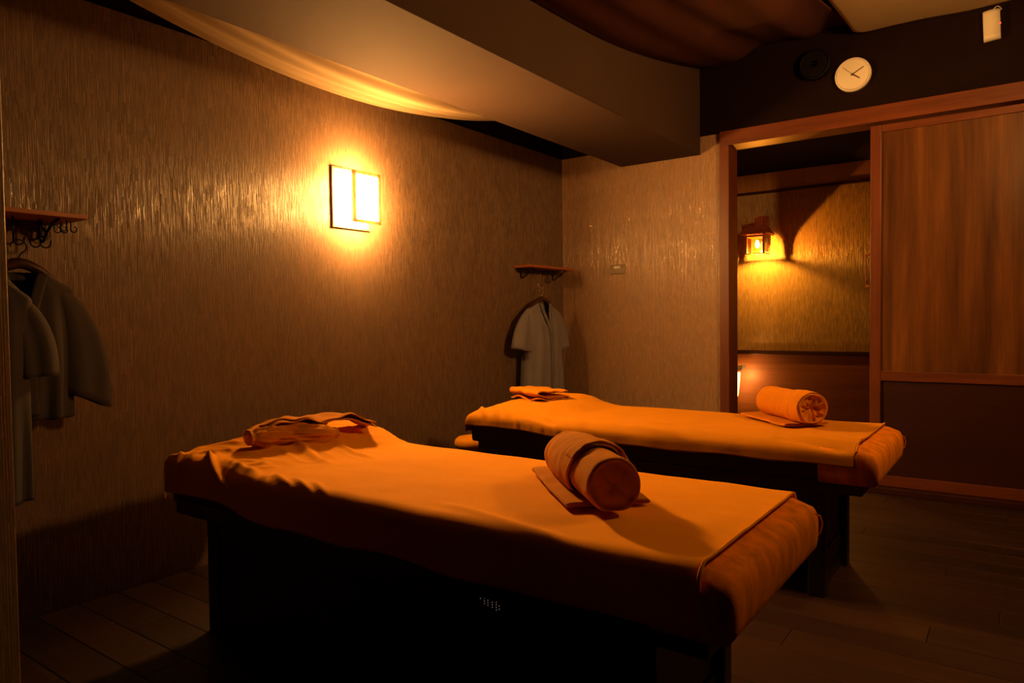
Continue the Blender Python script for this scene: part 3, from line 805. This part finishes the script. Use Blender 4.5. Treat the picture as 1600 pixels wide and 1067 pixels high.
# near bed: bolster roll on a folded towel
def plump_roll(name, Rr, ln, mat, parent, seed, pucker):
    """soft roll along local x resting on z = 0: outer skin, rolled rim and a bunched end"""
    prof = [(-.5, .0, 0), (-.5, .35, 0), (-.497, .72, 0), (-.495, .90, 0), (-.485, .985, 0)] + [(-.47 + .94 * k / 24, 1., 0) for k in range(25)]
    prof += [(.485, .985, 0), (.497, .93, 0), (.492, .86, .2), (.480, .80, .6), (.482, .62, 1), (.486, .42, 1), (.478, .22, 1), (.470, .02, 1)]
    n = 64; V = []; F = []
    for a_, rr, pk in prof:
        for k in range(n):
            w = 2 * math.pi * k / n
            q = Rr * rr * (1 + .035 * nz(a_ * 6, math.cos(w) * 1.5, math.sin(w) * 1.5 + seed)) + (.0022 * nz(a_ * 22, w * 2.2, seed) if rr > .9 else 0)
            x = a_ * ln
            if pk: x += pucker * pk * (.016 * nz(math.cos(w) * rr * 4.2, math.sin(w) * rr * 4.2, seed) - .012 * (1 - abs(nz(math.cos(w) * rr * 3 + 4, math.sin(w) * rr * 3, seed))) ** 8)
            z = max(q * math.sin(w), -Rr * .90)
            V.append((x, q * math.cos(w), z + Rr * .90))
    m = len(prof)
    for i in range(m - 1):
        for k in range(n): F.append((i * n + k, (i + 1) * n + k, (i + 1) * n + (k + 1) % n, i * n + (k + 1) % n))
    F.append(tuple(range(n)))
    return obj(name, V, F, mat, parent, (0, 0, 0), True)
def wrap(name, Rr, fa, fb, mat, parent, seed, a0, a1, grow=.004, thick=.005):
    """cloth lapped round the roll; fa, fb give its two edges along x for an angle fraction"""
    def fn(u, v):
        a = R(a0 + (a1 - a0) * u); x = fa(u) + (fb(u) - fa(u)) * v + .006 * nz(u * 9, v * 3, seed)
        rr = Rr + .0035 + grow * u + .003 * nz(u * 10, v * 7, seed + 2) + .003 * math.sin(math.pi * v)
        z = max(rr * math.sin(a), -Rr * .885)
        return (x, rr * math.cos(a), z + Rr * .90)
    return sheet(name, fn, 90, 20, mat, parent, thick)
pad = tag(empty('flat_towel', (2.040, 1.765, zt1), AX), 'flat folded orange towel under the roll on the near bed', 'towel')
folded('layers', [(-.115, .003), (.0, .002), (.105, .003), (.113, .009), (.105, .015), (.0, .013), (-.100, .016), (-.118, .014), (-.116, .004)], .45, M['orange_towel'], pad, 2, .005, .004)
rt = tag(empty('rolled_towel', (2.098, 1.688, zt1 + .012), AX), 'rolled orange towel wrapped in a twisted band on the near bed', 'towel')
plump_roll('roll', .069, .44, M['orange_towel'], rt, 3, .25)
wrap('wrap_band', .069, lambda u: -.20 + .05 * math.sin(u * 5), lambda u: -.075 + .06 * math.sin(u * 4 + 1), M['orange_towel'], rt, 7, -80, 250)
wrap('wrap_band', .071, lambda u: -.13 + .05 * math.sin(u * 4.5 + .5), lambda u: .035 + .05 * math.sin(u * 4.2 - .8), M['orange_towel'], rt, 11, -95, 235, .006)
def tip(u, v):
    a = R(150 - 140 * u); rr = .082 + .010 * u + .004 * nz(u * 6, v * 5, 4)
    x = .045 + (.035 - .075 * v) * (1 - .75 * u) + .02 * u
    return (x, -rr * math.cos(a) * -1, rr * math.sin(a) + .062)
sheet('loose_corner', tip, 24, 10, M['orange_towel'], rt, .005)
pad2 = tag(empty('flat_towel', (2.155, 3.400, zt1), AX), 'flat folded orange towel under the roll on the far bed', 'towel')
folded('layers', [(-.105, .003), (.0, .002), (.098, .003), (.106, .009), (.098, .015), (.0, .013), (-.092, .016), (-.110, .014), (-.108, .004)], .40, M['orange2_towel'], pad2, 5, .005, .004)
rt2 = tag(empty('rolled_towel', (2.197, 3.362, zt1 + .019), AX), 'smooth rolled orange towel with a bunched end on the far bed', 'towel')
plump_roll('roll', .068, .37, M['orange2_towel'], rt2, 8, 1.3)
wrap('wrap_band', .068, lambda u: .050, lambda u: .178, M['orange2_towel'], rt2, 4, -95, 262, .002)

# folded towels on the head ends
th1 = tag(empty('head_towel', (.845, 1.655, T + .045), R(72)), 'crumpled dark orange towel on the head end of the near bed', 'towel')
def puff(u, v):
    # loosely folded front bundle, along local x, closed at both ends
    a = 2 * math.pi * u
    vv = max(0., min(1., (v - .08) / .84)); x = (vv - .5) * .33
    e = (1 - (abs(vv - .5) * 2) ** 7) * (1 if .08 <= v <= .92 else max(0, (v / .08 if v < .5 else (1 - v) / .08)))
    if .08 <= v <= .92: e = max(e, .55)
    else: e *= .55 if e > .55 else 1
    wr = .018 * (1 - abs(nz(x * 4 + math.cos(a) * .8, math.sin(a) * 2.6 + x * 3, 2.))) ** 6 - .012 * (1 - abs(nz(x * 6 - 3, math.sin(a) * 3.4 - x * 3, 6.))) ** 6
    wr *= 1 - (abs(vv - .5) * 2) ** 5
    tp = 1 - .35 * vv
    ry = (.078 + wr) * (.35 + .65 * e) * (e > .001) * tp; rz = (.044 + wr) * (.2 + .8 * e) * (e > .001) * (1 - .30 * vv)
    z = max(.002, .034 + rz * math.sin(a))
    return (x, ry * math.cos(a) + .020 * math.sin(vv * 5), z - .012 * vv)
sheet('front_fold', puff, 72, 72, M['orange_towel'], th1)
def arch(o):
    t = (o.x + .16) / .32
    return Vector((o.x + .17, o.y + .075 - .03 * t, o.z * (1 - .2 * t) + .004 + .062 * math.sin(math.pi * min(1., .10 + .80 * t)) ** .9))
folded('loose_flap', [(-.075, .002), (0, .0), (.070, .003), (.080, .012), (.068, .022), (0, .020), (-.070, .024)], .32, M['orange_towel'], th1, 14, .004, .022, arch)
def arch2(o):
    t = (o.x + .12) / .24
    return Vector((o.x + .01, o.y + .035, o.z + .058 + .018 * math.sin(math.pi * t)))
folded('loose_flap', [(-.055, .002), (0, .0), (.050, .002), (.058, .008), (.048, .014), (-.03, .013)], .24, M['orange_towel'], th1, 17, .004, .020, arch2)
th2 = tag(empty('head_towel', (.835, 3.34, T + .046), R(-24)), 'neatly folded orange towel on the head end of the far bed', 'towel')
folded('layers', [(-.10, .004), (-.02, .004), (.09, .005), (.102, .016), (.09, .028), (-.02, .027), (-.09, .029), (-.106, .042), (-.09, .055), (0, .052), (.085, .046)], .30, M['orange2_towel'], th2, 9, .007, .013, slump=.4)

# ------------------------------------------------------------------ under the beds
st = tag(empty('stool', (.553, 3.125, 0)), 'orange padded round stool tucked under the far bed head', 'stool')
disc_lathe('cushion', [(.115, .395), (.126, .402), (.130, .422), (.126, .442), (.112, .454), (.02, .458)], M['orange2'], st, 40, 'z')
disc_lathe('seat_base', [(.110, .365), (.115, .370), (.115, .395)], M['bedwood'], st, 32, 'z')
for k in range(4):
    a = R(45 + 90 * k)
    tube('leg', [(.09 * math.cos(a), .09 * math.sin(a), .37), (.10 * math.cos(a), .10 * math.sin(a), .17), (.11 * math.cos(a), .11 * math.sin(a), 0)], .014, M['bedwood'], st)
cr = tag(empty('storage_box', (1.655, 1.72, 0)), 'dark red box with a handle hole under the near bed', 'box')
t_ = .008
box('side', (-.15, -.12, .004), (.15, -.12 + t_, .10), M['crate'], cr)
box('side', (-.15, -.12, .10), (-.05, -.12 + t_, .22), M['crate'], cr)
box('side', (.05, -.12, .10), (.15, -.12 + t_, .22), M['crate'], cr)
box('side', (-.05, -.12, .145), (.05, -.12 + t_, .22), M['crate'], cr)
box('side', (-.15, .12 - t_, .004), (.15, .12, .22), M['crate'], cr)
box('side', (-.15, -.12, .004), (-.15 + t_, .12, .22), M['crate'], cr)
box('side', (.15 - t_, -.12, .004), (.15, .12, .22), M['crate'], cr)
box('bottom', (-.15, -.12, 0), (.15, .12, .006), M['crate'], cr)
vp = tag(empty('dotted_plate', (1.961, 1.413, .407)), 'small dark plate with pale dots given an added glow on the near bed side', 'panel')  # stand-in plate for pale dots; their emission is added
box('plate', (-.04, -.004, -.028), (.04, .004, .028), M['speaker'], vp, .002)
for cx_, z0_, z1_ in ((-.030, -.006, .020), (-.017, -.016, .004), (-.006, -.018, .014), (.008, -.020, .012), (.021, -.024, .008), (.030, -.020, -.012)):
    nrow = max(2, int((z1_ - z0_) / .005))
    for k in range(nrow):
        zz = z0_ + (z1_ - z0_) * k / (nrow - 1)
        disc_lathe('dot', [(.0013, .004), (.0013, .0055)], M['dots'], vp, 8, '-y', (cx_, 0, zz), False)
